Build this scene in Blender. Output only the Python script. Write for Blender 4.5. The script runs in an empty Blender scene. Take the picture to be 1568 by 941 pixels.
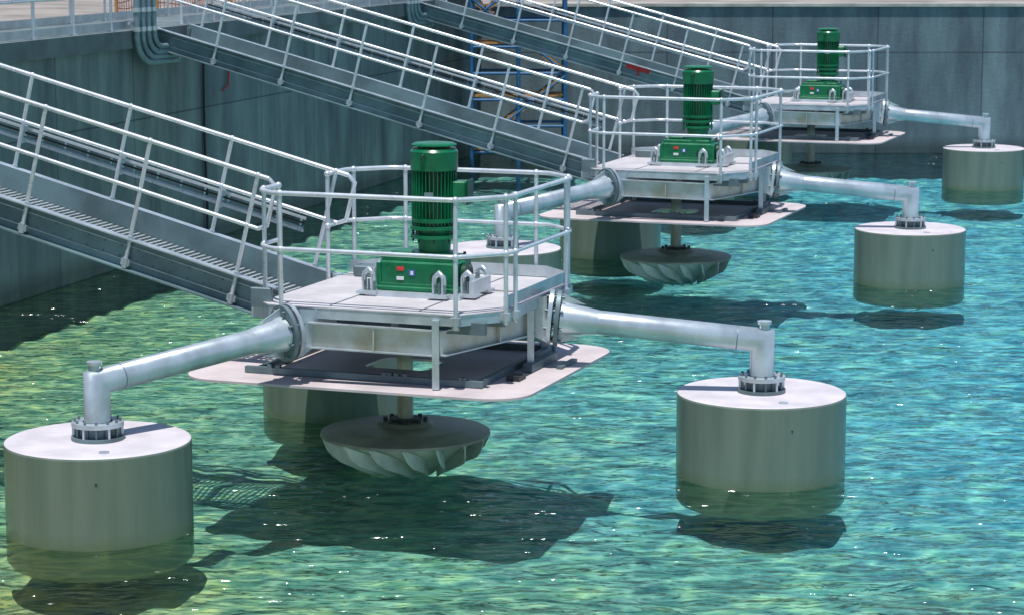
import bpy, math, random
import numpy as np
from mathutils import Vector, Matrix
random.seed(7)
scene = bpy.context.scene
V = Vector

# ------------------------------------------------------------------ materials
def new_mat(name):
    m = bpy.data.materials.new(name); m.use_nodes = True
    nt = m.node_tree
    return m, nt, nt.nodes['Principled BSDF']
def N(nt, t, **kw):
    n = nt.nodes.new(t)
    for k, v in kw.items():
        if k in n.inputs: n.inputs[k].default_value = v
        else: setattr(n, k, v)
    return n
def ramp(nt, stops):
    r = nt.nodes.new('ShaderNodeValToRGB')
    e = r.color_ramp.elements
    e[0].position, e[0].color = stops[0][0], (*stops[0][1], 1)
    e[1].position, e[1].color = stops[-1][0], (*stops[-1][1], 1)
    for p, c in stops[1:-1]:
        x = e.new(p); x.color = (*c, 1)
    return r
def mul(c, k): return tuple(x*k for x in c)

def noisy(name, col, rough=0.5, metal=0.0, scale=6, var=0.25, bump=0.0, stretch=(1, 1, 1), bscale=None, col2=None, detail=6):
    m, nt, b = new_mat(name)
    tc = N(nt, 'ShaderNodeTexCoord'); mp = N(nt, 'ShaderNodeMapping'); mp.inputs['Scale'].default_value = stretch
    nt.links.new(tc.outputs['Object'], mp.inputs['Vector'])
    n = N(nt, 'ShaderNodeTexNoise', Scale=scale, Detail=detail, Roughness=0.6)
    nt.links.new(mp.outputs['Vector'], n.inputs['Vector'])
    c2 = col2 if col2 else mul(col, 1-var)
    r = ramp(nt, [(0.35, c2), (0.62, mul(col, 1+var*0.4))])
    nt.links.new(n.outputs['Fac'], r.inputs['Fac'])
    nt.links.new(r.outputs['Color'], b.inputs['Base Color'])
    rr = N(nt, 'ShaderNodeMapRange'); rr.inputs['To Min'].default_value = max(0.05, rough-0.1); rr.inputs['To Max'].default_value = rough+0.15
    nt.links.new(n.outputs['Fac'], rr.inputs['Value']); nt.links.new(rr.outputs['Result'], b.inputs['Roughness'])
    b.inputs['Metallic'].default_value = metal
    if bump:
        n2 = N(nt, 'ShaderNodeTexNoise', Scale=bscale or scale*5, Detail=4)
        nt.links.new(mp.outputs['Vector'], n2.inputs['Vector'])
        bp = N(nt, 'ShaderNodeBump', Strength=bump, Distance=0.02)
        nt.links.new(n2.outputs['Fac'], bp.inputs['Height']); nt.links.new(bp.outputs['Normal'], b.inputs['Normal'])
    return m

M = {}
M['galv'] = noisy('galvanised_steel', (0.54, 0.61, 0.65), 0.32, 0.55, 3.5, 0.18, 0.04)
M['galv_dark'] = noisy('weathered_galvanised_steel', (0.16, 0.225, 0.245), 0.5, 0.35, 2, 0.3, 0.05)
M['chan'] = noisy('channel_steel', (0.155, 0.24, 0.26), 0.42, 0.25, 1.2, 0.35, 0.03)
M['rail'] = noisy('bright_galvanised_tube', (0.72, 0.76, 0.80), 0.28, 0.5, 5, 0.12)
M['beam'] = noisy('frame_steel', (0.52, 0.54, 0.52), 0.42, 0.2, 2.2, 0.3, 0.05, col2=(0.42, 0.38, 0.27))
M['plate'] = noisy('splash_plate_paint', (0.54, 0.475, 0.48), 0.55, 0, 2, 0.15)
M['dark'] = noisy('dark_steel', (0.05, 0.055, 0.06), 0.5, 0.4, 5, 0.3)
M['impeller'] = noisy('impeller_grey', (0.50, 0.52, 0.46), 0.38, 0.05, 3, 0.25, 0.03)
M['imp_top'] = noisy('impeller_top', (0.25, 0.235, 0.185), 0.36, 0.1, 2.5, 0.35, 0.03)
M['shaft'] = noisy('shaft_steel', (0.40, 0.38, 0.31), 0.4, 0.3, 6, 0.3, stretch=(1, 1, .3))
M['green'] = noisy('green_machine_paint', (0.003, 0.15, 0.06), 0.28, 0, 4, 0.3, 0.03)
M['green_d'] = noisy('dark_green_paint', (0.002, 0.05, 0.024), 0.35, 0, 4, 0.25)
M['red'] = noisy('red_label', (0.6, 0.03, 0.03), 0.5)
M['blue_l'] = noisy('blue_label', (0.04, 0.11, 0.38), 0.5)
M['white_l'] = noisy('white_label', (0.7, 0.7, 0.7), 0.5, var=.05)
M['scaf'] = noisy('blue_scaffold_paint', (0.02, 0.13, 0.30), 0.5, 0, 6, .3)
M['orange'] = noisy('orange_plank', (0.50, 0.26, 0.09), 0.7, 0, 5, .4)
M['netting'] = noisy('orange_netting', (0.60, 0.24, 0.16), 0.8, 0, 12, .3)
M['black'] = noisy('black_rubber', (0.012, 0.012, 0.013), 0.6)
M['conduit'] = noisy('conduit_grey', (0.20, 0.28, 0.32), 0.38, 0.3, 5, .2)

m, nt, b = new_mat('float_side_shaded_paint')
tc = N(nt, 'ShaderNodeTexCoord'); mp = N(nt, 'ShaderNodeMapping'); mp.inputs['Scale'].default_value = (3, 3, 0.25)
nt.links.new(tc.outputs['Object'], mp.inputs['Vector'])
n = N(nt, 'ShaderNodeTexNoise', Scale=1.6, Detail=5); nt.links.new(mp.outputs['Vector'], n.inputs['Vector'])
r = ramp(nt, [(0.3, (0.12, 0.165, 0.13)), (0.7, (0.185, 0.23, 0.185))]); nt.links.new(n.outputs['Fac'], r.inputs['Fac'])  # shade and green reflection put into the side colour; tops share the paint
sp = N(nt, 'ShaderNodeSeparateXYZ'); nt.links.new(tc.outputs['Object'], sp.inputs['Vector'])
n3 = N(nt, 'ShaderNodeTexNoise', Scale=9, Detail=5); nt.links.new(tc.outputs['Object'], n3.inputs['Vector'])
ad = N(nt, 'ShaderNodeMath', operation='MULTIPLY_ADD'); ad.inputs[1].default_value = 0.12; nt.links.new(n3.outputs['Fac'], ad.inputs[0]); nt.links.new(sp.outputs['Z'], ad.inputs[2])
mr = N(nt, 'ShaderNodeMapRange'); mr.inputs['From Min'].default_value = 0.2; mr.inputs['From Max'].default_value = 0.07
nt.links.new(ad.outputs[0], mr.inputs['Value'])
mx = N(nt, 'ShaderNodeMixRGB'); mx.inputs['Color2'].default_value = (0.12, 0.165, 0.085, 1)
ml = N(nt, 'ShaderNodeMath', operation='MULTIPLY'); ml.inputs[1].default_value = 0.7; nt.links.new(mr.outputs['Result'], ml.inputs[0])
nt.links.new(ml.outputs[0], mx.inputs['Fac']); nt.links.new(r.outputs['Color'], mx.inputs['Color1']); nt.links.new(mx.outputs['Color'], b.inputs['Base Color'])
b.inputs['Roughness'].default_value = 0.26
M['float'] = m
M['float_top'] = noisy('float_top_lit_paint', (0.59, 0.55, 0.58), 0.5, 0, 2.5, 0.14)  # same paint as the sides, with its sunlit brightness put in

m, nt, b = new_mat('chequer_deck')
tc = N(nt, 'ShaderNodeTexCoord'); n = N(nt, 'ShaderNodeTexNoise', Scale=3, Detail=6); nt.links.new(tc.outputs['Object'], n.inputs['Vector'])
r = ramp(nt, [(0.3, (0.46, 0.44, 0.45)), (0.7, (0.62, 0.59, 0.60))]); nt.links.new(n.outputs['Fac'], r.inputs['Fac']); nt.links.new(r.outputs['Color'], b.inputs['Base Color'])
ck = N(nt, 'ShaderNodeTexVoronoi', Scale=22); nt.links.new(tc.outputs['Object'], ck.inputs['Vector'])
bp = N(nt, 'ShaderNodeBump', Strength=0.5, Distance=0.01); nt.links.new(ck.outputs['Distance'], bp.inputs['Height']); nt.links.new(bp.outputs['Normal'], b.inputs['Normal'])
b.inputs['Roughness'].default_value = 0.5; b.inputs['Metallic'].default_value = 0.1
M['deck'] = m

def concrete(name, c1, c2, pw=2.4, ph=1.25):
    m, nt, b = new_mat(name)
    tc = N(nt, 'ShaderNodeTexCoord'); sp = N(nt, 'ShaderNodeSeparateXYZ'); nt.links.new(tc.outputs['Object'], sp.inputs['Vector'])
    cb = N(nt, 'ShaderNodeCombineXYZ'); nt.links.new(sp.outputs['X'], cb.inputs['X']); nt.links.new(sp.outputs['Z'], cb.inputs['Y'])
    br = N(nt, 'ShaderNodeTexBrick', offset=0.0); br.inputs['Scale'].default_value = 1
    br.inputs['Brick Width'].default_value = pw; br.inputs['Row Height'].default_value = ph; br.inputs['Mortar Size'].default_value = 0.02
    br.inputs['Mortar Smooth'].default_value = 0.6
    br.inputs['Color1'].default_value = (*c1, 1); br.inputs['Color2'].default_value = (*c2, 1); br.inputs['Mortar'].default_value = (*mul(c2, 0.5), 1)
    nt.links.new(cb.outputs['Vector'], br.inputs['Vector'])
    mp = N(nt, 'ShaderNodeMapping'); mp.inputs['Scale'].default_value = (1.0, 1.0, 0.22); nt.links.new(tc.outputs['Object'], mp.inputs['Vector'])
    n = N(nt, 'ShaderNodeTexNoise', Scale=1.4, Detail=9, Roughness=0.65); nt.links.new(mp.outputs['Vector'], n.inputs['Vector'])
    r = ramp(nt, [(0.3, (0.45, 0.46, 0.5)), (0.5, (0.95, .95, .95)), (0.7, (1.5, 1.48, 1.4))]); nt.links.new(n.outputs['Fac'], r.inputs['Fac'])
    mx = N(nt, 'ShaderNodeMixRGB', blend_type='MULTIPLY'); mx.inputs['Fac'].default_value = 1
    nt.links.new(br.outputs['Color'], mx.inputs['Color1']); nt.links.new(r.outputs['Color'], mx.inputs['Color2'])
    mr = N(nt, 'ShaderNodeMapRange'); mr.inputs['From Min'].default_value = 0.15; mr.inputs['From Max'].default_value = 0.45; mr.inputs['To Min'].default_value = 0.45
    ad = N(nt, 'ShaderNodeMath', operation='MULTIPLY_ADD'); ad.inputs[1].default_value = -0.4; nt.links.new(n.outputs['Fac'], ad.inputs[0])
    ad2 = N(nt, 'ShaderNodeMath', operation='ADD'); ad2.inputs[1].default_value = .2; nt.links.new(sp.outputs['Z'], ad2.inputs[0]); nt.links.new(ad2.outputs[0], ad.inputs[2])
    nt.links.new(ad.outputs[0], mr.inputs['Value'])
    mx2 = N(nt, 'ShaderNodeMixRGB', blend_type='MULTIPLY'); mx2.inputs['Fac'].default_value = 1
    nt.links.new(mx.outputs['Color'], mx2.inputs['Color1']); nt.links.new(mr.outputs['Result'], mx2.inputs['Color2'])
    nt.links.new(mx2.outputs['Color'], b.inputs['Base Color']); b.inputs['Roughness'].default_value = 0.85
    n2 = N(nt, 'ShaderNodeTexNoise', Scale=14, Detail=6); nt.links.new(tc.outputs['Object'], n2.inputs['Vector'])
    bp = N(nt, 'ShaderNodeBump', Strength=0.25, Distance=0.03); nt.links.new(n2.outputs['Fac'], bp.inputs['Height']); nt.links.new(bp.outputs['Normal'], b.inputs['Normal'])
    return m
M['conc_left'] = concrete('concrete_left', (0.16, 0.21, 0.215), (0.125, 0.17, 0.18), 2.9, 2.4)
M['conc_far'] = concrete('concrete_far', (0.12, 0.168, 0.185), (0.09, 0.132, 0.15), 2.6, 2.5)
M['conc_top'] = noisy('concrete_coping', (0.40, 0.39, 0.35), 0.85, 0, 2, .3, .2)
M['slab'] = noisy('concrete_slab', (0.13, 0.17, 0.18), 0.85, 0, 1.3, .35, .2)
M['ground'] = noisy('dusty_ground', (0.28, 0.25, 0.225), 0.95, 0, 0.6, .4, .3, bscale=5)

# tank floor
m, nt, b = new_mat('tank_floor_silt_caustics')
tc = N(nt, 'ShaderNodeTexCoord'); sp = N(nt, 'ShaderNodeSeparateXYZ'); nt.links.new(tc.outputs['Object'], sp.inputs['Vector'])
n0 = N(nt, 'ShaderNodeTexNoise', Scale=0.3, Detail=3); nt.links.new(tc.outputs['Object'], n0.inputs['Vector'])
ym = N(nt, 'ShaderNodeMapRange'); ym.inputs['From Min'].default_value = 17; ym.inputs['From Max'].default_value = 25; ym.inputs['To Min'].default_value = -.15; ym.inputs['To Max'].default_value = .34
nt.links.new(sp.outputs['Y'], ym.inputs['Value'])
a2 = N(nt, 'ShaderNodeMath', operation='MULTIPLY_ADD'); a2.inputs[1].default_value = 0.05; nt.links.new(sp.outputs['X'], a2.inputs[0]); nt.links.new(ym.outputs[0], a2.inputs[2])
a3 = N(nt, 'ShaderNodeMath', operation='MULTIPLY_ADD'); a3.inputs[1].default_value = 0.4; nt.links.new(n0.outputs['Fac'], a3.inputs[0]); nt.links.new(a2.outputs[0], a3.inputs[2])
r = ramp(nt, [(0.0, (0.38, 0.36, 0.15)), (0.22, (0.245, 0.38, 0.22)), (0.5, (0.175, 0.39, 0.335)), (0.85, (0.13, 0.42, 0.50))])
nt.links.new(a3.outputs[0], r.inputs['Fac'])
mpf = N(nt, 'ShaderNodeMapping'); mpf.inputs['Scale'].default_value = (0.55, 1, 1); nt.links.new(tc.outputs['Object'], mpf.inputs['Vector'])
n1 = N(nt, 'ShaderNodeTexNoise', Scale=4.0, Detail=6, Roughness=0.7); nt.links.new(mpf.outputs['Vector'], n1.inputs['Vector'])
r1 = ramp(nt, [(0.36, (0.5, 0.56, 0.63)), (0.5, (1, 1, 1)), (0.64, (1.8, 1.4, 1.0))]); nt.links.new(n1.outputs['Fac'], r1.inputs['Fac'])  # mottled silt, with yellow caustic sparkle painted in as bright flecks
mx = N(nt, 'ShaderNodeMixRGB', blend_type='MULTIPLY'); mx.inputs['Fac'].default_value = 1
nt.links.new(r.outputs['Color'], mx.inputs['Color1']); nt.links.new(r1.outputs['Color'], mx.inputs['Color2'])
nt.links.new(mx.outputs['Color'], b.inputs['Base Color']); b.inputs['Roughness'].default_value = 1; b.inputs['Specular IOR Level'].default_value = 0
M['floor'] = m

# water
m = bpy.data.materials.new('clear_water'); m.use_nodes = True; nt = m.node_tree; nt.nodes.clear()
out = N(nt, 'ShaderNodeOutputMaterial'); tc = N(nt, 'ShaderNodeTexCoord')
mp = N(nt, 'ShaderNodeMapping'); mp.inputs['Scale'].default_value = (0.5, 1.0, 1); mp.inputs['Rotation'].default_value = (0, 0, 0.25); nt.links.new(tc.outputs['Object'], mp.inputs['Vector'])
w1 = N(nt, 'ShaderNodeTexNoise', Scale=1.5, Detail=3, Roughness=0.5, Distortion=0.5); nt.links.new(mp.outputs['Vector'], w1.inputs['Vector'])
w2 = N(nt, 'ShaderNodeTexNoise', Scale=4.5, Detail=2, Roughness=0.5, Distortion=0.8); nt.links.new(mp.outputs['Vector'], w2.inputs['Vector'])
s = N(nt, 'ShaderNodeMath', operation='MULTIPLY_ADD'); s.inputs[1].default_value = 0.35; nt.links.new(w2.outputs['Fac'], s.inputs[0]); nt.links.new(w1.outputs['Fac'], s.inputs[2])
bp = N(nt, 'ShaderNodeBump', Strength=1.0, Distance=0.32); nt.links.new(s.outputs[0], bp.inputs['Height'])
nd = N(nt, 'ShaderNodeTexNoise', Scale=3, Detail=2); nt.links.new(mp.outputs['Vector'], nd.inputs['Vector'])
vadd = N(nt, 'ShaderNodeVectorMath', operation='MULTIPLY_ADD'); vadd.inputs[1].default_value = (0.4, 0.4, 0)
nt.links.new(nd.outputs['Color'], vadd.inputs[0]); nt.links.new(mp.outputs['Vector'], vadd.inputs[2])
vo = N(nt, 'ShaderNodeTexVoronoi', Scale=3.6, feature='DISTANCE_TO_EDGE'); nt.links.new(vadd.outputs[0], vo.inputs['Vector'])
rv = ramp(nt, [(0.0, (.95, 1, 1)), (0.06, (0.78, .89, .89)), (0.22, (0.44, 0.62, 0.66))]); nt.links.new(vo.outputs['Distance'], rv.inputs['Fac'])  # caustic light network painted into the transmission colour
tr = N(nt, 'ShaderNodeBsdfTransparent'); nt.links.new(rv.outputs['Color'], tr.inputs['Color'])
gl = N(nt, 'ShaderNodeBsdfGlossy', Roughness=0.11); gl.inputs['Color'].default_value = (0.93, 0.97, 1, 1); nt.links.new(bp.outputs['Normal'], gl.inputs['Normal'])
fr = N(nt, 'ShaderNodeFresnel', IOR=1.34); nt.links.new(bp.outputs['Normal'], fr.inputs['Normal'])
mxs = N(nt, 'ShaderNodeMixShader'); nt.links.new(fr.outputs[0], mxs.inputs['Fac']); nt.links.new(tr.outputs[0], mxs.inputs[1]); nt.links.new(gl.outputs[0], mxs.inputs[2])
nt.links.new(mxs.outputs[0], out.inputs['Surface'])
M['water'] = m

# ------------------------------------------------------------------ mesh builder
class MB:
    def __init__(s): s.v = []; s.f = []; s.mi = []; s.sm = []; s.mats = []
    def mat(s, k):
        if k not in s.mats: s.mats.append(k)
        return s.mats.index(k)
    def add(s, vs, fs, k, smooth=False):
        o = len(s.v); s.v += [tuple(x) for x in vs]; i = s.mat(k)
        for f in fs: s.f.append([o+a for a in f]); s.mi.append(i); s.sm.append(smooth)
    def polytube(s, pts, r, k, n=12, r2=None, caps=True):
        pts = [V(p) for p in pts]
        d = (pts[1]-pts[0]).normalized()
        a = d.orthogonal().normalized(); bb = d.cross(a)
        ring = [pts[0]+(a*math.cos(2*math.pi*i/n)+bb*math.sin(2*math.pi*i/n))*r for i in range(n)]
        rings = [ring]
        for j in range(1, len(pts)):
            d = (pts[j]-pts[j-1]).normalized()
            nr = (d+(pts[j+1]-pts[j]).normalized()).normalized() if j < len(pts)-1 else d
            new = []
            for p in rings[-1]:
                t = (pts[j]-p).dot(nr)/d.dot(nr)
                new.append(p+d*t)
            if j == len(pts)-1 and r2 is not None:
                new = [pts[j]+(p-pts[j])*(r2/r) for p in new]
            rings.append(new)
        vs = [p for rg in rings for p in rg]; fs = []
        for j in range(len(rings)-1):
            for i in range(n):
                i2 = (i+1) % n; fs.append((j*n+i, j*n+i2, (j+1)*n+i2, (j+1)*n+i))
        s.add(vs, fs, k, True)
        if caps:
            s.add(rings[0], [list(range(n))[::-1]], k); s.add(rings[-1], [list(range(n))], k)
    def tube(s, p, q, r, k, n=12, r2=None): s.polytube([p, q], r, k, n, r2)
    def lathe(s, prof, c, k, n=48):
        c = V(c)
        for (r0, z0), (r1, z1) in zip(prof, prof[1:]):
            vs = []; fs = []
            for r_, z_ in ((r0, z0), (r1, z1)):
                for i in range(n):
                    t = 2*math.pi*i/n; vs.append(c+V((r_*math.cos(t), r_*math.sin(t), z_)))
            for i in range(n):
                i2 = (i+1) % n; fs.append((i, i2, n+i2, n+i))
            s.add(vs, fs, k, True)
    def ball(s, c, r, k, n=10):
        pr = [(r*math.sin(math.pi*i/6)+1e-5, -r*math.cos(math.pi*i/6)) for i in range(7)]
        c = V(c); vs = []; fs = []
        for r_, z_ in pr:
            for i in range(n): t = 2*math.pi*i/n; vs.append(c+V((r_*math.cos(t), r_*math.sin(t), z_)))
        for j in range(6):
            for i in range(n): i2 = (i+1) % n; fs.append((j*n+i, j*n+i2, (j+1)*n+i2, (j+1)*n+i))
        s.add(vs, fs, k, True)
    def box(s, c, size, k, ax=(1, 0, 0), ay=None, bev=0.0):
        ax = V(ax).normalized(); az = V((0, 0, 1))
        ay = V(ay).normalized() if ay is not None else az.cross(ax).normalized()
        az = ax.cross(ay).normalized()
        hx, hy, hz = [q/2 for q in size]; c = V(c)
        if bev <= 0:
            vs = [c+ax*hx*x+ay*hy*y+az*hz*z for z in (-1, 1) for y in (-1, 1) for x in (-1, 1)]
            s.add(vs, [(0, 2, 3, 1), (4, 5, 7, 6), (0, 1, 5, 4), (2, 6, 7, 3), (0, 4, 6, 2), (1, 3, 7, 5)], k)
        else:
            def oc(f, z):
                X, Y, b_ = hx-f, hy-f, bev
                P = [(X-b_, -Y), (X, -Y+b_), (X, Y-b_), (X-b_, Y), (-X+b_, Y), (-X, Y-b_), (-X, -Y+b_), (-X+b_, -Y)]
                return [c+ax*x+ay*y+az*z for x, y in P]
            L = oc(bev*.6, -hz)+oc(0, -hz+bev*.6)+oc(0, hz-bev*.6)+oc(bev*.6, hz)
            fs = [list(range(8))[::-1], [24+i for i in range(8)]]
            for j in range(3):
                for i in range(8): i2 = (i+1) % 8; fs.append((j*8+i, j*8+i2, (j+1)*8+i2, (j+1)*8+i))
            s.add(L, fs, k)
    def bar(s, p, q, w, h, k, up=(0, 0, 1)):
        p, q = V(p), V(q); d = (q-p).normalized(); side = V(up).cross(d).normalized()
        s.box((p+q)/2, ((q-p).length, w, h), k, d, side)
    def prism(s, poly, z0, z1, k, kside=None):
        n = len(poly)
        bot = [V((x, y, z0)) for x, y in poly]; top = [V((x, y, z1)) for x, y in poly]
        s.add(top, [list(range(n))], k); s.add(bot, [list(range(n))[::-1]], k)
        s.add(bot+top, [(i, (i+1) % n, n+(i+1) % n, n+i) for i in range(n)], kside or k)
    def mesh(s, name):
        me = bpy.data.meshes.new(name); me.from_pydata(s.v, [], s.f)
        for k in s.mats: me.materials.append(M[k])
        me.polygons.foreach_set('material_index', s.mi); me.polygons.foreach_set('use_smooth', s.sm)
        me.update(); return me
def obj(name, me, parent=None, loc=(0, 0, 0), rz=0):
    o = bpy.data.objects.new(name, me); scene.collection.objects.link(o)
    o.location = loc; o.rotation_euler = (0, 0, rz)
    if parent: o.parent = parent
    return o
def empty(name, loc):
    e = bpy.data.objects.new(name, None); scene.collection.objects.link(e); e.location = loc; e.empty_display_size = .3
    return e

# ------------------------------------------------------------------ layout
HUBS = [(-1.12, 24.9), (2.63, 38.5), (6.50, 52.5)]
U = V((-0.94, 0.342, 0)).normalized(); W = V((-0.342, -0.94, 0)).normalized()
def uv(a, b_, z=0): p = U*a+W*b_; return V((p.x, p.y, z))
FL = [V((-2.77, -2.65, 0)), V((3.70, -0.33, 0)), V((-0.93, 3.05, 0))]
DECK = 1.85; R_FL = 0.875; TOPF = 0.86

parts = {}
for i, c in enumerate(FL):
    mb = MB()
    mb.lathe([(0.001, -.30), (.84, -.30), (R_FL, -.25), (R_FL, TOPF-.025), (R_FL-.006, TOPF-.008)], c, 'float', 72)
    mb.lathe([(R_FL-.006, TOPF-.008), (R_FL-.022, TOPF), (0.001, TOPF)], c, 'float_top', 72)
    d = (-c).normalized(); sd = V((0, 0, 1)).cross(d)
    mb.lathe([(.25, TOPF), (.25, TOPF+.035), (.14, TOPF+.035)], c, 'galv_dark', 32)
    mb.lathe([(.14, TOPF+.13), (.245, TOPF+.13), (.245, TOPF+.17), (.14, TOPF+.17)], c, 'galv', 32)
    mb.lathe([(.17, TOPF+.035), (.17, TOPF+.13)], c, 'galv_dark', 24)
    for j in range(12):
        t = 2*math.pi*j/12+.1; p = c+V((math.cos(t)*.21, math.sin(t)*.21, 0))
        mb.tube(p+V((0, 0, TOPF+.03)), p+V((0, 0, TOPF+.2)), .014, 'galv_dark', 6)
        if j % 2 == 0: mb.box(p+V((0, 0, TOPF+.08)), (.06, .02, .1), 'galv', (math.cos(t), math.sin(t), 0))
    pq = c+V((.16, -.62, TOPF)); mb.lathe([(.05, 0), (.05, .012), (.001, .012)], pq, 'galv', 16)
    t = math.radians(-82+i*7); q = V((math.cos(t), math.sin(t), 0))
    mb.tube(c+q*.872+V((0, 0, .62)), c+q*.879+V((0, 0, .62)), .012, 'dark', 8)
    parts['float_%d' % (i+1)] = mb
    # arm
    mb = MB()
    zt = 1.40
    F = -d*1.60
    Fp = V((F.x, F.y, 1.60))
    corner = V((c.x, c.y, zt))
    dirn = (corner-Fp).normalized()
    st = Fp+dirn*.42
    mb.polytube([st, corner, V((c.x, c.y, TOPF+.12))], .125, 'galv', 32)
    mb.tube(Fp+dirn*.03, st, .18, 'galv', 28, .127)
    upd = dirn.cross(sd).normalized()
    for off, k in ((-.075, 'galv'), (.0, 'galv_dark')):
        vs = []
        for e in (-.022, .022):
            for j in range(28):
                t = 2*math.pi*j/28
                vs.append(Fp+dirn*(off+e)+sd*math.cos(t)*.22+upd*math.sin(t)*.29)
        mb.add(vs, [(j, (j+1) % 28, 28+(j+1) % 28, 28+j) for j in range(28)], k, True)
        mb.add(vs[:28], [list(range(28))], k); mb.add(vs[28:], [list(range(28))], k)
    for j in range(8):
        t = 2*math.pi*(j+.5)/8; q = Fp+sd*math.cos(t)*.18+upd*math.sin(t)*.245
        mb.tube(q-dirn*.13, q+dirn*.06, .016, 'galv_dark', 6)
    mb.tube(corner+V((0, 0, .08))-d*.02, corner+V((0, 0, .17))-d*.02, .055, 'galv', 16)
    mb.tube(corner+V((0, 0, .17))-d*.02, corner+V((0, 0, .20))-d*.02, .075, 'galv', 16)
    q = corner+ -dirn*.26
    mb.tube(q-dirn*.005, q+dirn*.005, .1275, 'galv_dark', 32)
    for sgn in (-1, 1):
        a = Fp-dirn*.1+sd*sgn*.14
        mb.add([a+V((0, 0, .24)), a+V((0, 0, -.24)), a-dirn*.34+V((0, 0, -.12)), a-dirn*.34+V((0, 0, .16)),
                a+sd*.02+V((0, 0, .24)), a+sd*.02+V((0, 0, -.24)), a+sd*.02-dirn*.34+V((0, 0, -.12)), a+sd*.02-dirn*.34+V((0, 0, .16))],
               [(0, 1, 2, 3), (7, 6, 5, 4), (0, 3, 7, 4), (1, 5, 6, 2), (2, 6, 7, 3), (0, 4, 5, 1)], 'galv')
        a = Fp+dirn*.02+upd*.17*sgn
        mb.add([a, a+dirn*.26, a+upd*.09*sgn, a+sd*.016, a+dirn*.26+sd*.016, a+upd*.09*sgn+sd*.016], [(0, 1, 2), (5, 4, 3), (0, 3, 4, 1), (1, 4, 5, 2), (2, 5, 3, 0)], 'galv')
    parts['arm_%d' % (i+1)] = mb

# frame
mb = MB()
ends = [V(((-c).normalized()*-1.42).to_tuple())+V((0, 0, 1.60)) for c in FL]
for a in range(3):
    p, q = ends[a], ends[(a+1) % 3]
    d = (q-p).normalized(); out_ = d.cross(V((0, 0, 1)))
    if out_.dot((p+q)/2-V((0, 0, 1.6))) < 0: out_ = -out_
    c0 = out_*.06
    mb.bar(p+c0, q+c0, .02, .24, 'beam')
    mb.bar(ends[a]+V((0, 0, -.02)), V((0, 0, 1.58)), .14, .2, 'beam')
eL = ends[0]; eR = ends[1]
PC = [V((eL.x, eL.y, 1.58)), uv(-.86, 1.185, 1.555), V((eR.x, eR.y, 1.58))]
for p, q in zip(PC, PC[1:]):
    d = (q-p).normalized(); o_ = d.cross(V((0, 0, 1)))
    if o_.dot(V((p.x+q.x, p.y+q.y, 0))) < 0: o_ = -o_
    mb.bar(p, q, .014, .26, 'beam')
    for zz in (-.124, .124): mb.bar(p+o_*.03+V((0, 0, zz)), q+o_*.03+V((0, 0, zz)), .07, .014, 'galv')
    mb.box(p+(q-p)*.55+o_*.03, (.014, .055, .23), 'beam', d)
PB = [(.98, -1.2), (-.9, -1.40), (-1.34, -.9), (-1.40, -.55)]
for (a0, b0), (a1, b1) in zip(PB, PB[1:]): mb.bar(uv(a0, b0, 1.62), uv(a1, b1, 1.62), .014, .2, 'beam')
for a, b_ in [(-1.0, 0), (0.55, 0), (-.35, 0)]:
    mb.bar(uv(a, 1.1, 1.72), uv(a, -1.35, 1.72), .08, .10, 'beam')
for b_ in (-1.0, -.4, .5, 1.05):
    mb.bar(uv(-1.3, b_, 1.698), uv(1.05, b_, 1.698), .07, .12, 'galv_dark')
mb.lathe([(.3, 1.45), (.3, 1.72), (.09, 1.72)], (0, 0, 0), 'beam', 32)
parts['support_frame'] = mb

# deck
mb = MB()
ch = .36
u0, u1, v0, v1 = -1.42, 1.12, -1.5, 1.22
DP = [(u1, v1-.14), (u1-.14, v1), (u0+ch, v1), (u0, v1-ch-.1), (u0, v0+ch), (u0+ch, v0), (u1-ch, v0), (u1, v0+ch)]
poly = [(uv(a, b_).x, uv(a, b_).y) for a, b_ in DP]
if sum(poly[i][0]*poly[(i+1) % 8][1]-poly[(i+1) % 8][0]*poly[i][1] for i in range(8)) < 0: poly = poly[::-1]
mb.prism(poly, DECK-.012, DECK, 'deck')
n8 = len(DP)
for i in range(n8):
    a = uv(*DP[i]); b_ = uv(*DP[(i+1) % n8])
    inn = -((a+b_)/2).normalized()*.012
    mb.bar(V((a.x, a.y, DECK-.065))+inn, V((b_.x, b_.y, DECK-.065))+inn, .012, .105, 'galv')
    if i not in (7, 0, 1, 2):
        mb.bar(V((a.x, a.y, DECK+.07))+inn*3, V((b_.x, b_.y, DECK+.07))+inn*3, .008, .12, 'galv')
for a in (-.62, .35):
    mb.box(uv(a, -.15, DECK+.003), (.012, 2.5, .006), 'galv_dark', U)
mb.box(uv(-1.02, -.75, DECK+.012), (.5, .8, .012), 'deck', U)
mb.box(uv(.80, -.95, DECK+.06), (.3, .25, .12), 'galv_dark', U, bev=.02)
mb.box(uv(1.12, 1.08, DECK+.04), (.24, .06, .20), 'galv_dark', U, bev=.015)
mb.box(uv(1.12, 1.0, DECK-.12), (.3, .03, .12), 'galv', U)
parts['deck'] = mb

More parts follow.
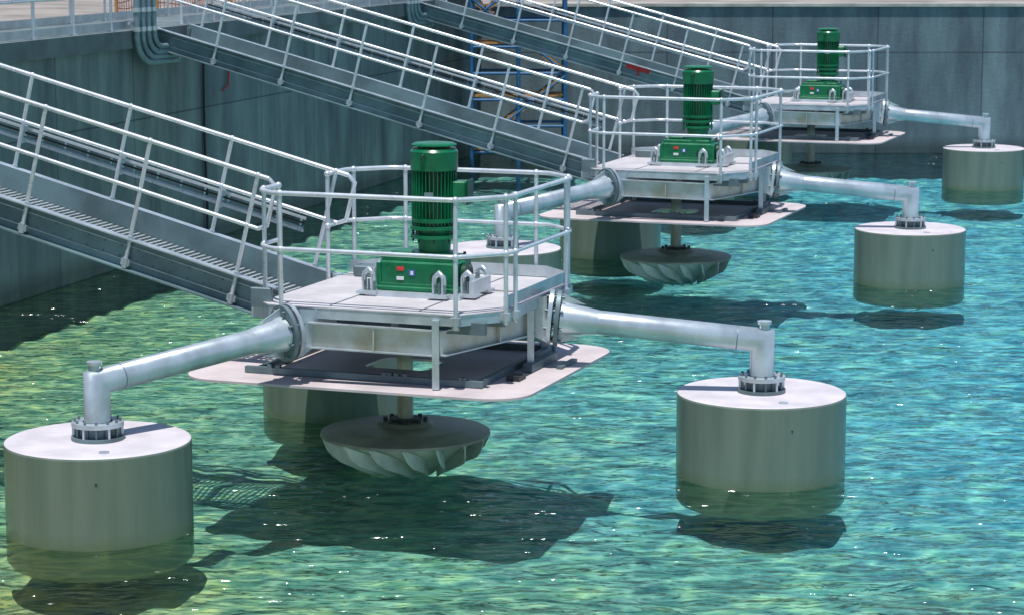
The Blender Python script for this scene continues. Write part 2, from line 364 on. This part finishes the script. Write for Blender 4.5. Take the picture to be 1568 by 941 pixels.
# handrail
mb = MB()
ir = .03
RP = [(u1+ir, -.62), (u1+ir, v0+ch), (u1-ch, v0-ir), (u0+ch, v0-ir), (u0-ir, v0+ch), (u0-ir, v1-ch-.1), (u0+ch, v1+ir), (u1-.2, v1+ir), (u1+ir, v1-.2), (u1+ir, .58)]
def rounded(P, z, rr=.09):
    o = [uv(*P[0], z)]
    for i in range(1, len(P)-1):
        p0, p1, p2 = [uv(*P[j], z) for j in (i-1, i, i+1)]
        a = p1+(p0-p1).normalized()*rr; c = p1+(p2-p1).normalized()*rr
        for t in (0, .33, .67, 1): o.append(a*(1-t)**2+p1*2*t*(1-t)+c*t*t)
    o.append(uv(*P[-1], z)); return o
RT = DECK+1.13; RM = DECK+.57
for z, r_ in ((RT, .025), (RM, .022)):
    mb.polytube(rounded(RP, z), r_, 'rail', 12)
posts = []
def along(a, b_, t): return (a[0]+(b_[0]-a[0])*t, a[1]+(b_[1]-a[1])*t)
for seg, ts in ((0, (.02, )), (1, (.15, )), (2, (.08, .92)), (3, (.85,)), (4, (.1, .92)), (5, (.08,)), (6, (.0, .95)), (8, (.2, .98))):
    for t in ts: posts.append(along(RP[seg], RP[seg+1], t))
for a, b_ in posts:
    mb.tube(uv(a, b_, DECK-.10), uv(a, b_, RT), .023, 'rail', 10)
    for z in (RT, RM): mb.ball(uv(a, b_, z), .036, 'rail')
    mb.tube(uv(a, b_, DECK-.11), uv(a, b_, DECK-.02), .034, 'galv', 10)
    o = V((a, b_, 0)).normalized()
    mb.box(uv(a-o.x*.01, b_-o.y*.01, DECK-.06), (.10, .07, .07), 'galv', U)
    mb.ball(uv(a, b_, DECK-.115), .032, 'galv')
parts['handrail'] = mb

# splash plate
mb = MB()
def rsq(hx0, hx1, hy0, hy1, r_, n=10):
    o = []
    for cx, cy, a0 in ((hx1-r_, hy1-r_, 0), (hx0+r_, hy1-r_, 90), (hx0+r_, hy0+r_, 180), (hx1-r_, hy0+r_, 270)):
        for i in range(n+1): t = math.radians(a0+90*i/n); o.append((cx+r_*math.cos(t), cy+r_*math.sin(t)))
    return o
PO = rsq(-1.80, 1.92, -1.75, 1.50, .42)
ZP = 1.08
outer = [uv(a, b_) for a, b_ in PO]; inner = []
for a, b_ in PO:
    l = math.hypot(a, b_); inner.append(uv(a/l*.42, b_/l*.42))
n = len(outer)
for z0, fl in ((ZP+.012, 1), (ZP-.012, -1)):
    vs = [V((p.x, p.y, z0)) for p in outer]+[V((p.x, p.y, z0)) for p in inner]
    fs = [(i, (i+1) % n, n+(i+1) % n, n+i) for i in range(n)]
    if fl < 0: fs = [f[::-1] for f in fs]
    mb.add(vs, fs, 'plate')
vs = [V((p.x, p.y, z)) for z in (ZP-.012, ZP+.012) for p in outer]
mb.add(vs, [(i, (i+1) % n, n+(i+1) % n, n+i) for i in range(n)], 'plate')
vs = [V((p.x, p.y, z)) for z in (ZP-.012, ZP+.012) for p in inner]
mb.add(vs, [(i, (i+1) % n, n+(i+1) % n, n+i) for i in range(n)], 'plate')
for (a0, b0, a1, b1) in ((-1.25, 1.0, 1.35, 1.0), (-1.25, -1.2, 1.35, -1.2), (-1.2, .96, -1.2, -1.16), (1.2, .96, 1.2, -1.16)):
    mb.bar(uv(a0, b0, ZP+.05), uv(a1, b1, ZP+.05), .06, .065, 'galv_dark')
for a, b_ in ((-.84, 1.235), (-1.15, -1.13), (1.05, -1.13), (-1.36, -.1)):
    mb.bar(uv(a, b_, ZP+.02), uv(a, b_, DECK-.06), .06, .07, 'galv', up=(1, 0, 0))
for k_ in range(10):
    a = random.uniform(-1.2, 1.2); b_ = random.choice((1.0, -1.2)); mb.box(uv(a, b_, ZP+.095), (.05, .05, .03), 'galv_dark', U)
mb.box(uv(-1.38, -.35, ZP+.06), (.10, .8, .08), 'galv_dark', U)
mb.box(uv(-1.40, .45, ZP+.04), (.14, .2, .05), 'dark', U)
mb.box(uv(-1.62, -.5, ZP+.03), (.06, .5, .03), 'galv_dark', U)
parts['splash_plate'] = mb

# impeller + shaft
mb = MB()
mb.tube((0, 0, .40), (0, 0, 1.7), .085, 'shaft', 24)
mb.tube((0, 0, .47), (0, 0, .52), .16, 'dark', 24)
parts['drive_shaft'] = mb
mb = MB()
mb.lathe([(.001, .50), (.26, .49), (.30, .455), (.60, .43), (.89, .375), (.895, .35)], (0, 0, 0), 'imp_top', 64)
mb.lathe([(.895, .35), (.80, .335), (.50, .12), (.30, -.06), (.001, -.06)], (0, 0, 0), 'impeller', 64)
for j in range(8):
    t = 2*math.pi*j/8; mb.tube((math.cos(t)*.21, math.sin(t)*.21, .48), (math.cos(t)*.21, math.sin(t)*.21, .53), .024, 'dark', 6)
nb = 16
for j in range(nb):
    t0 = 2*math.pi*j/nb
    L = 8; vs = []
    for s_ in range(L+1):
        q = s_/L; r_ = .885-.50*q; th = t0+.6*q
        zb = (.345-.15*min(1, q*6))-.26*q
        for e in (0, .022/r_):
            vs.append((r_*math.cos(th+e), r_*math.sin(th+e), .35-.26*q)); vs.append(((r_+.01)*math.cos(th+e), (r_+.01)*math.sin(th+e), zb))
    fs = []
    for s_ in range(L):
        a = s_*4; c = a+4
        fs += [(a, a+1, c+1, c), (a+2, c+2, c+3, a+3), (a+1, a+3, c+3, c+1), (a, c, c+2, a+2)]
    fs += [(0, 2, 3, 1), (L*4, L*4+1, L*4+3, L*4+2)]
    mb.add(vs, fs, 'impeller')
parts['impeller'] = mb

# gearbox
mb = MB()
def gp(a, b_, z): return uv(-.24+a, b_, z)
mb.box(gp(0, 0, 1.875), (1.05, .75, .045), 'galv', U)
mb.box(gp(0, 0, 2.055), (.84, .50, .30), 'green', U, bev=.03)
mb.box(gp(0, 0, 1.925), (.90, .56, .05), 'green', U, bev=.02)
mb.box(gp(0.02, 0, 2.225), (.78, .44, .06), 'green', U, bev=.02)
mb.box(gp(.22, 0, 2.275), (.26, .26, .04), 'green', U, bev=.02)
for a in (-.36, -.18, .0, .18, .36):
    mb.tube(gp(a, .19, 2.25), gp(a, .19, 2.275), .016, 'green_d', 6); mb.tube(gp(a, -.19, 2.25), gp(a, -.19, 2.275), .016, 'green_d', 6)
mb.tube(gp(.43, 0, 2.06), gp(.47, 0, 2.06), .15, 'green', 20)
mb.tube(gp(-.43, 0, 2.06), gp(-.48, 0, 2.06), .13, 'green_d', 20)
for a in (-.42, .42):
    mb.box(gp(a, .252, 2.05), (.05, .03, .27), 'green', U, bev=.008)
mb.box(gp(0, .252, 1.965), (.8, .02, .03), 'green', U, bev=.006)
mb.tube(gp(-.2, .25, 2.05), gp(-.2, .262, 2.05), .05, 'green_d', 16)
for a, z, w, h, k in ((.18, 2.13, .08, .04, 'red'), (.05, 2.09, .07, .06, 'blue_l'), (.05, 2.09, .03, .04, 'white_l'), (.18, 2.03, .08, .035, 'white_l')):
    mb.box(gp(a, .2535 if k != 'white_l' else .2545, z), (w, .008, h), k, U)
for a, b_ in ((.50, .33), (-.30, .38), (.56, -.1), (-.55, .22), (-.55, -.2), (.52, -.3)):
    for s_ in (-.05, .05): mb.box(gp(a+s_, b_, 1.975), (.02, .09, .2), 'galv', U)
    mb.polytube([gp(a-.055, b_, 2.0), gp(a-.045, b_, 2.08), gp(a, b_, 2.12), gp(a+.045, b_, 2.08), gp(a+.055, b_, 2.0)], .026, 'galv', 8)
    mb.box(gp(a, b_, 1.885), (.22, .16, .03), 'galv', U)
    mb.tube(gp(a, b_, 1.89), gp(a, b_, 2.02), .014, 'galv_dark', 6)
mb.box(gp(-.62, .05, 1.97), (.05, .5, .14), 'galv', U)
mb.box(gp(.05, .36, 1.87), (.85, .05, .07), 'galv', U)
parts['gearbox'] = mb

mb = MB()
mc = uv(-.34, 0)
mb.lathe([(.22, 2.25), (.22, 2.29), (.165, 2.30), (.17, 2.42), (.245, 2.44), (.245, 2.475), (.19, 2.48), (.20, 2.52), (.25, 2.53), (.25, 2.565), (.195, 2.57)], mc, 'green', 40)
mb.lathe([(.195, 2.57), (.195, 3.2)], mc, 'green_d', 40)
for j in range(36):
    t = 2*math.pi*j/36; d = V((math.cos(t), math.sin(t), 0))
    mb.box(mc+d*.212+V((0, 0, 2.885)), (.045, .009, .60), 'green', d)
mb.lathe([(.20, 2.60), (.236, 2.605), (.236, 2.64), (.20, 2.645)], mc, 'green', 40)
mb.lathe([(.20, 3.13), (.245, 3.14), (.247, 3.33), (.225, 3.355), (.225, 3.365), (.10, 3.37)], mc, 'green', 40)
mb.lathe([(.10, 3.36), (.001, 3.36)], mc, 'green_d', 40)
for j in range(8):
    t = 2*math.pi*j/8; d = V((math.cos(t), math.sin(t), 0))
    mb.tube(mc+d*.15+V((0, 0, 3.36)), mc+d*.15+V((0, 0, 3.40)), .012, 'green_d', 6)
    mb.tube(mc+d*.22+V((0, 0, 2.40)), mc+d*.22+V((0, 0, 2.59)), .012, 'green_d', 6)
mb.lathe([(.001, 3.425), (.205, 3.415), (.232, 3.40), (.232, 3.388), (.001, 3.388)], mc, 'green', 40)
tb = V((.97, -.25, 0)).normalized()
mb.box(mc+tb*.29+V((0, 0, 2.92)), (.16, .2, .22), 'green', tb, bev=.02)
mb.box(mc+tb*.38+V((0, 0, 2.92)), (.02, .23, .25), 'green_d', tb, bev=.006)
mb.box(mc+V((-.05, -.245, 2.9)), (.09, .01, .05), 'galv_dark', (1, -.2, 0))
mb.polytube([mc+V((-.12, -.19, 3.22)), mc+V((-.13, -.25, 3.27)), mc+V((-.10, -.25, 3.31)), mc+V((-.07, -.22, 3.26))], .011, 'green_d', 6)
parts['motor'] = mb

meshes = {k: v.mesh(k) for k, v in parts.items()}
for h in HUBS:
    e = empty('floating_aerator', (h[0], h[1], 0))
    for k, me in meshes.items(): obj(k, me, e)

# ------------------------------------------------------------------ gangway
S0, S1 = 1.14, 9.05
Z0, Z1 = DECK+.0, 3.88
A = U*S0+V((0, 0, Z0)); B = U*S1+V((0, 0, Z1))
D = (B-A).normalized(); LEN = (B-A).length; NUP = D.cross(W).normalized()
if NUP.z < 0: NUP = -NUP
HW = .60; OFF = -.10
def gw(t, side, h): return A+D*t+W*(side*HW+OFF)+NUP*h
gp_ = {}
mb = MB()
for sd_ in (1, -1):
    mb.bar(gw(0, sd_, -.13), gw(LEN, sd_, -.13), .012, .34, 'chan', NUP)
    for hh in (.035, -.295):
        mb.box((gw(0, sd_, hh)+gw(LEN, sd_, hh))/2+W*sd_*.05, (LEN, .11, .014), 'galv' if hh > 0 else 'chan', D, W)
    for hh in (-.05, -.21):
        mb.box((gw(0, sd_, hh)+gw(LEN, sd_, hh))/2+W*sd_*.008, (LEN, .02, .012), 'galv', D, W)
    for k_ in range(40):
        t = .1+k_*LEN/40
        for hh in (-.075, -.185):
            mb.box(gw(t, sd_, hh)+W*sd_*.010, (.018, .010, .018), 'galv_dark', D, W)
gp_['side_channels'] = mb
mb = MB()
TR = -.225
for k_ in range(int(LEN/.07)):
    t = .05+k_*.07
    mb.box(gw(t, 0, TR), (.022, 2*HW-.02, .03), 'rail', D, W)
for k_ in range(16):
    mb.box(gw(LEN/2, -.93+k_*.124, TR-.002), (LEN, .006, .035), 'galv_dark', D, W)
for k_ in range(9):
    mb.box(gw(.4+k_*LEN/9, 0, TR-.05), (.07, 2*HW-.02, .06), 'galv_dark', D, W)
gp_['grating_treads'] = mb
mb = MB()
for sd_ in (1, -1):
    o = W*sd_*.06
    TS = .42 if sd_ > 0 else .10
    for hh, r_ in ((1.12, .025), (.58, .022)):
        mb.polytube([gw(TS, sd_, hh)+o, gw(LEN-.1, sd_, hh)+o], r_, 'rail', 10)
    e0 = gw(TS, sd_, 1.12)+o; e1 = gw(TS, sd_, .58)+o
    mb.polytube([e0, e0-D*.09-NUP*.06, e1-D*.09+NUP*.06, e1], .023, 'rail', 10)
    t = .55 if sd_ > 0 else .25
    while t < LEN:
        mb.tube(gw(t, sd_, -.25)+o, gw(t, sd_, 1.12)+o, .022, 'rail', 10)
        for hh in (1.12, .58): mb.ball(gw(t, sd_, hh)+o, .034, 'rail')
        mb.tube(gw(t, sd_, -.28)+o, gw(t, sd_, -.17)+o, .032, 'galv', 10)
        mb.box(gw(t, sd_, -.22)+W*sd_*.04, (.10, .06, .07), 'galv', D, W)
        mb.tube(gw(t, sd_, .0)+o, gw(t, sd_, .07)+o, .030, 'galv', 10)
        t += 1.28
gp_['handrails'] = mb
mb = MB()
for hh in (.36, .50):
    mb.bar(gw(.5, -1, hh)-W*.13, gw(LEN-.2, -1, hh)-W*.13, .012, .03, 'rail', NUP)
t = .55
while t < LEN-.2:
    mb.bar(gw(t, -1, .36)-W*.13, gw(t, -1, .50)-W*.13, .03, .012, 'galv', D)
    t += .3
for k_ in range(6):
    t = .25+k_*1.28
    mb.box(gw(t, -1, .43)-W*.1, (.05, .08, .2), 'galv', D, W)
for j in range(2):
    mb.polytube([gw(.5, -1, .40+.05*j)-W*.11, gw(LEN-.2, -1, .40+.05*j)-W*.11], .013, 'black' if j else 'conduit', 6)
gp_['cable_ladder'] = mb
mb = MB()
for j in range(4):
    base = U*8.80+W*(1.0+.19*j)+V((0, 0, 3.90))
    P = [base+V((0, 0, 1.6)), base+V((0, 0, -.03*j))]
    for a in range(1, 9):
        t = math.pi/2*a/8; rr = .30+.05*j
        P.append(base+V((0, 0, -.03*j))-W*rr*(1-math.cos(t))-V((0, 0, rr*math.sin(t))))
    P.append(P[-1]-W*(.40+.19*j))
    mb.polytube(P, .052, 'conduit', 12)
    for zz in (.3, -.02): mb.tube(base+V((0, 0, zz)), base+V((0, 0, zz+.07)), .066, 'galv', 12)
for zz in (.12, .85):
    c0 = U*8.87+W*1.29+V((0, 0, 3.90+zz)); mb.box(c0, (.04, .85, .04), 'galv', U, W)
gp_['cable_conduits'] = mb
mb = MB()
for sd_ in (1, -1):
    mb.box(gw(-.05, sd_, -.16)+W*sd_*.02, (.22, .05, .24), 'galv_dark', D, W)
    mb.tube(gw(-.08, sd_, -.16)-W*.08, gw(-.08, sd_, -.16)+W*.12, .03, 'galv', 12)
    mb.box(gw(LEN+.05, sd_, -.15), (.25, .05, .26), 'galv_dark', D, W)
gp_['hinge_brackets'] = mb
gm = {k: v.mesh('gangway_'+k) for k, v in gp_.items()}
for h in HUBS:
    e = empty('gangway', (h[0], h[1], 0))
    for k, me in gm.items(): obj(k, me, e)
mb = MB()
t = (3.75-S0)/math.cos(math.asin(D.z))
mb.bar(gw(t-.25, 1, -.03)+W*.03, gw(t+.3, 1, -.03)+W*.03, .01, .11, 'red', NUP)  # flare-like red streak, added as thin red sheets on the channel
mb.bar(gw(t, 1, -.02)+W*.04, gw(t, 1, -.2)+W*.04, .01, .04, 'red', D)
obj('red_flare_sheet', mb.mesh('red_flare_sheet'), loc=(HUBS[2][0], HUBS[2][1], 0))

# ------------------------------------------------------------------ tank
SL = .276
def wl(Y): return -7.63+SL*(Y-35.5)
C_fl = V((wl(60), 60, 0)); C_nl = V((wl(-10), -10, 0)); C_fr = V((45, 60, 0)); C_nr = V((45, -10, 0))
def wall(name, p, q, z0, z1, th, k):
    d = (q-p); L = d.length; ang = math.atan2(d.y, d.x)
    mb = MB()
    vs = [(0, 0, z0), (L, 0, z0), (L, th, z0), (0, th, z0), (0, 0, z1), (L, 0, z1), (L, th, z1), (0, th, z1)]
    mb.add(vs, [(0, 1, 5, 4), (1, 2, 6, 5), (2, 3, 7, 6), (3, 0, 4, 7), (4, 5, 6, 7), (3, 2, 1, 0)], k)
    return obj(name, mb.mesh(name), None, (p.x, p.y, 0), ang)
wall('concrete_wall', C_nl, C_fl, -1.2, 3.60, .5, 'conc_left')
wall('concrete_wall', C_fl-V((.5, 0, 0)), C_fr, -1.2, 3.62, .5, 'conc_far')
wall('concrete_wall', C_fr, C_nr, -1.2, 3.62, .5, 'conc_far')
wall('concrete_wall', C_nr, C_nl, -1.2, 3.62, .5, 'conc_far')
dl = (C_fl-C_nl).normalized(); nl = V((-dl.y, dl.x, 0))
mb = MB()
p, q = C_nl-nl*.12, C_fl-nl*.12
mb.prism([(p.x, p.y), (q.x, q.y), ((q+nl*2.2).x, (q+nl*2.2).y), ((p+nl*2.2).x, (p+nl*2.2).y)], 3.604, 3.90, 'slab')
obj('walkway_slab', mb.mesh('walkway_slab'))
mb = MB()
mb.prism([(C_fl.x+.15, 59.94), (45, 59.94), (45, 60.56), (C_fl.x+.15, 60.56)], 3.624, 3.70, 'conc_top')
obj('wall_coping', mb.mesh('wall_coping'))

gaps = []
for h in HUBS:
    c = V((h[0], h[1], 0))+U*9.1+W*OFF; gaps.append((c-C_nl).dot(dl))
def gwp(t, z, off=.05): p = C_nl+dl*t+nl*off; return V((p.x, p.y, z))
LW = (C_fl-C_nl).length
edges = [20]+[x for g in gaps for x in (g-.75, g+.75)]+[LW-.2]
def guard(name, spans, off):
    mb = MB()
    for a, b_ in spans:
        for z in (3.9+1.1, 3.9+.58): mb.tube(gwp(a, z, off), gwp(b_, z, off), .024, 'rail', 8)
        mb.bar(gwp(a, 3.98, off), gwp(b_, 3.98, off), .01, .13, 'galv')
        n = max(2, int((b_-a)/1.4)+1)
        for i in range(n):
            t = a+(b_-a)*i/(n-1); mb.tube(gwp(t, 3.9, off), gwp(t, 5.0, off), .024, 'rail', 8); mb.box(gwp(t, 3.91, off), (.12, .12, .02), 'galv', dl)
            for z in (5.0, 4.48): mb.ball(gwp(t, z, off), .036, 'rail')
    obj(name, mb.mesh(name))
guard('walkway_guardrail', list(zip(edges[::2], edges[1::2])), .05)
guard('walkway_guardrail', [(20, LW-.2)], 1.98)

mb = MB()
def netrun(t0, t1, off, zb=3.62, zt_=4.65):
    n = int((t1-t0)/.14); rows = 8
    P = lambda i, j: gwp(t0+(t1-t0)*i/n, zb+(zt_-zb)*j/rows+.04*math.sin(i*.35+j), off+.12*math.sin(i*.21))
    for j in range(rows+1):
        for i in range(n): mb.bar(P(i, j), P(i+1, j), .006, .022, 'netting')
    for i in range(n+1):
        mb.bar(P(i, 0), P(i, rows), .006, .03, 'netting', up=dl)
    for t in range(int((t1-t0)/2)+1): mb.tube(gwp(t0+2*t, zb-.1, off), gwp(t0+2*t, zt_+.15, off), .03, 'orange', 8)
netrun(48, 52.5, 3.2); netrun(59, 66, 3.4)
obj('orange_barrier_fence', mb.mesh('orange_barrier_fence'))
mb = MB()
for j in range(9):
    a = gwp(52.8+.05*j, 3.62+.09*(j % 3), 3.0+.16*j); b_ = gwp(57.5+.1*j, 3.62+.09*(j % 3), 3.1+.12*j)
    mb.tube(a, b_, .055, ('conduit', 'orange', 'galv_dark')[j % 3], 10)
obj('pipe_stack', mb.mesh('pipe_stack'))

mb = MB()
t = (V((-5.53, 43.1, 0))-C_nl).dot(dl)
mb.polytube([gwp(t, 3.65, -.16), gwp(t, 3.2, -.05), gwp(t+.02, 1.8, -.04), gwp(t+.06, .6, -.05), gwp(t+.02, -.4, -.05)], .022, 'black', 8)
obj('black_hose', mb.mesh('black_hose'))
mb = MB()
t += 1.15
mb.polytube([gwp(t, 3.6, -.16), gwp(t+.05, 3.2, -.05), gwp(t+.07, 2.95, -.04), gwp(t-.02, 2.72, -.05), gwp(t-.25, 2.65, -.04)], .016, 'red', 8)
obj('red_cable', mb.mesh('red_cable'))

mb = MB()
xs = (-.95, .15, 1.25); ys = (57.0, 58.4); zt_ = 5.2
for x in xs:
    for y in ys: mb.tube((x, y, -.6), (x, y, zt_), .048, 'scaf', 8)
z = .3; lev = 0
while z < zt_:
    for y in ys: mb.tube((xs[0], y, z), (xs[-1], y, z), .032, 'scaf', 8)
    for x in xs: mb.tube((x, ys[0], z+.05), (x, ys[1], z+.05), .032, 'scaf', 8)
    if lev % 2 == 0:
        for k_ in range(3): mb.box((.1, 57.25+k_*.42, z+.09), (2.2, .36, .05), 'orange')
    z += .62; lev += 1
for a, (z0_, z1_) in enumerate(((.4, 2.1), (2.2, 3.9), (3.4, 5.1))):
    for y in ys:
        x0, x1 = (xs[0], xs[-1]) if a % 2 == 0 else (xs[-1], xs[0])
        mb.tube((x0, y-.03, z0_), (x1, y-.03, z1_), .03, 'scaf', 8)
    for k_ in range(8):
        f = (k_+.5)/8; mb.box((x0+(x1-x0)*f, 57.45, z0_+(z1_-z0_)*f), (.24, .6, .04), 'orange')
    mb.bar((x0, 57.15, z0_), (x1, 57.15, z1_), .03, .12, 'orange')
obj('scaffold_tower', mb.mesh('scaffold_tower'))

# water
def poly_obj(name, P, z, k):
    mb = MB(); mb.add([(x, y, z) for x, y in P], [list(range(len(P)))], k); return obj(name, mb.mesh(name))
TP = [(C_nl.x-.2, -10.2), (45.2, -10.2), (45.2, 60.2), (C_fl.x-.2, 60.2)]
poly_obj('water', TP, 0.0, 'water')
rng = np.random.default_rng(3)
gx = np.concatenate([np.arange(-21, -9, 1.0), np.arange(-9, 14, .075), np.arange(14, 46, .5)])
gy = np.concatenate([np.arange(-10.5, 17, .5), np.arange(17, 34, .06), np.arange(34, 60.4, .15)])
X, Y = np.meshgrid(gx, gy)
Z = np.zeros_like(X)
for i in range(30):
    lam = rng.uniform(.30, 1.05); th = rng.normal(math.pi/2-.2, .5); ph = rng.uniform(0, 6.28)
    kx, ky = math.cos(th)*2*math.pi/lam, math.sin(th)*2*math.pi/lam
    Z += .0092*lam*np.sin(kx*X+ky*Y+ph+.8*np.sin(X*.7+i)+.8*np.sin(Y*.6+i*2))
co_ = np.stack([X, Y, Z-.64], -1).reshape(-1, 3)
ny, nx = X.shape
idx = np.arange(nx*ny).reshape(ny, nx)
F = np.stack([idx[:-1, :-1], idx[:-1, 1:], idx[1:, 1:], idx[1:, :-1]], -1).reshape(-1, 4)
me = bpy.data.meshes.new('tank_floor')
me.vertices.add(len(co_)); me.vertices.foreach_set('co', co_.ravel())
me.loops.add(F.size); me.loops.foreach_set('vertex_index', F.ravel())
me.polygons.add(len(F)); me.polygons.foreach_set('loop_start', np.arange(0, F.size, 4)); me.polygons.foreach_set('loop_total', np.full(len(F), 4))
me.polygons.foreach_set('use_smooth', np.ones(len(F), bool))
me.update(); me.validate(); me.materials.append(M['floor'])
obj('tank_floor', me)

mb = MB()
inn = [(C_nl.x-.3, -10.3), (45.3, -10.3), (45.3, 60.3), (C_fl.x-.3, 60.3)]
outp = [(-3000, -3000), (3000, -3000), (3000, 3000), (-3000, 3000)]
mb.add([(x, y, 3.55) for x, y in inn+outp], [(4+i, 4+(i+1) % 4, (i+1) % 4, i) for i in range(4)], 'ground')
obj('ground', mb.mesh('ground'))

# ------------------------------------------------------------------ light, sky, camera
el = math.radians(77)
hd = V((-.22, -.97, 0)).normalized()
sd_ = V((hd.x*math.cos(el), hd.y*math.cos(el), math.sin(el)))
ld = bpy.data.lights.new('sun', 'SUN'); ld.energy = 5.0; ld.angle = math.radians(.5); ld.color = (1, .972, .94)
lo = bpy.data.objects.new('sun', ld); scene.collection.objects.link(lo); lo.location = (0, 0, 30)
lo.rotation_euler = (-sd_).to_track_quat('-Z', 'Y').to_euler()
w = bpy.data.worlds.new('World'); scene.world = w; w.use_nodes = True
nt = w.node_tree; bg = nt.nodes['Background']
sk = nt.nodes.new('ShaderNodeTexSky'); sk.sky_type = 'NISHITA'; sk.sun_disc = False
sk.sun_elevation = el; sk.sun_rotation = math.atan2(hd.x, hd.y); sk.ozone_density = 2.6; sk.dust_density = 0.3
nt.links.new(sk.outputs[0], bg.inputs['Color']); bg.inputs['Strength'].default_value = 0.115

cam = bpy.data.cameras.new('camera'); co = bpy.data.objects.new('camera', cam); scene.collection.objects.link(co)
co.location = (0, 0, 5.63); co.rotation_euler = (math.radians(81), 0, 0)
cam.lens = 85; cam.sensor_width = 36; cam.clip_end = 8000; cam.clip_start = .5
cam.dof.use_dof = True; cam.dof.focus_distance = 25; cam.dof.aperture_fstop = 5.0
scene.camera = co
scene.view_settings.view_transform = 'Standard'; scene.view_settings.look = 'None'; scene.view_settings.exposure = 0
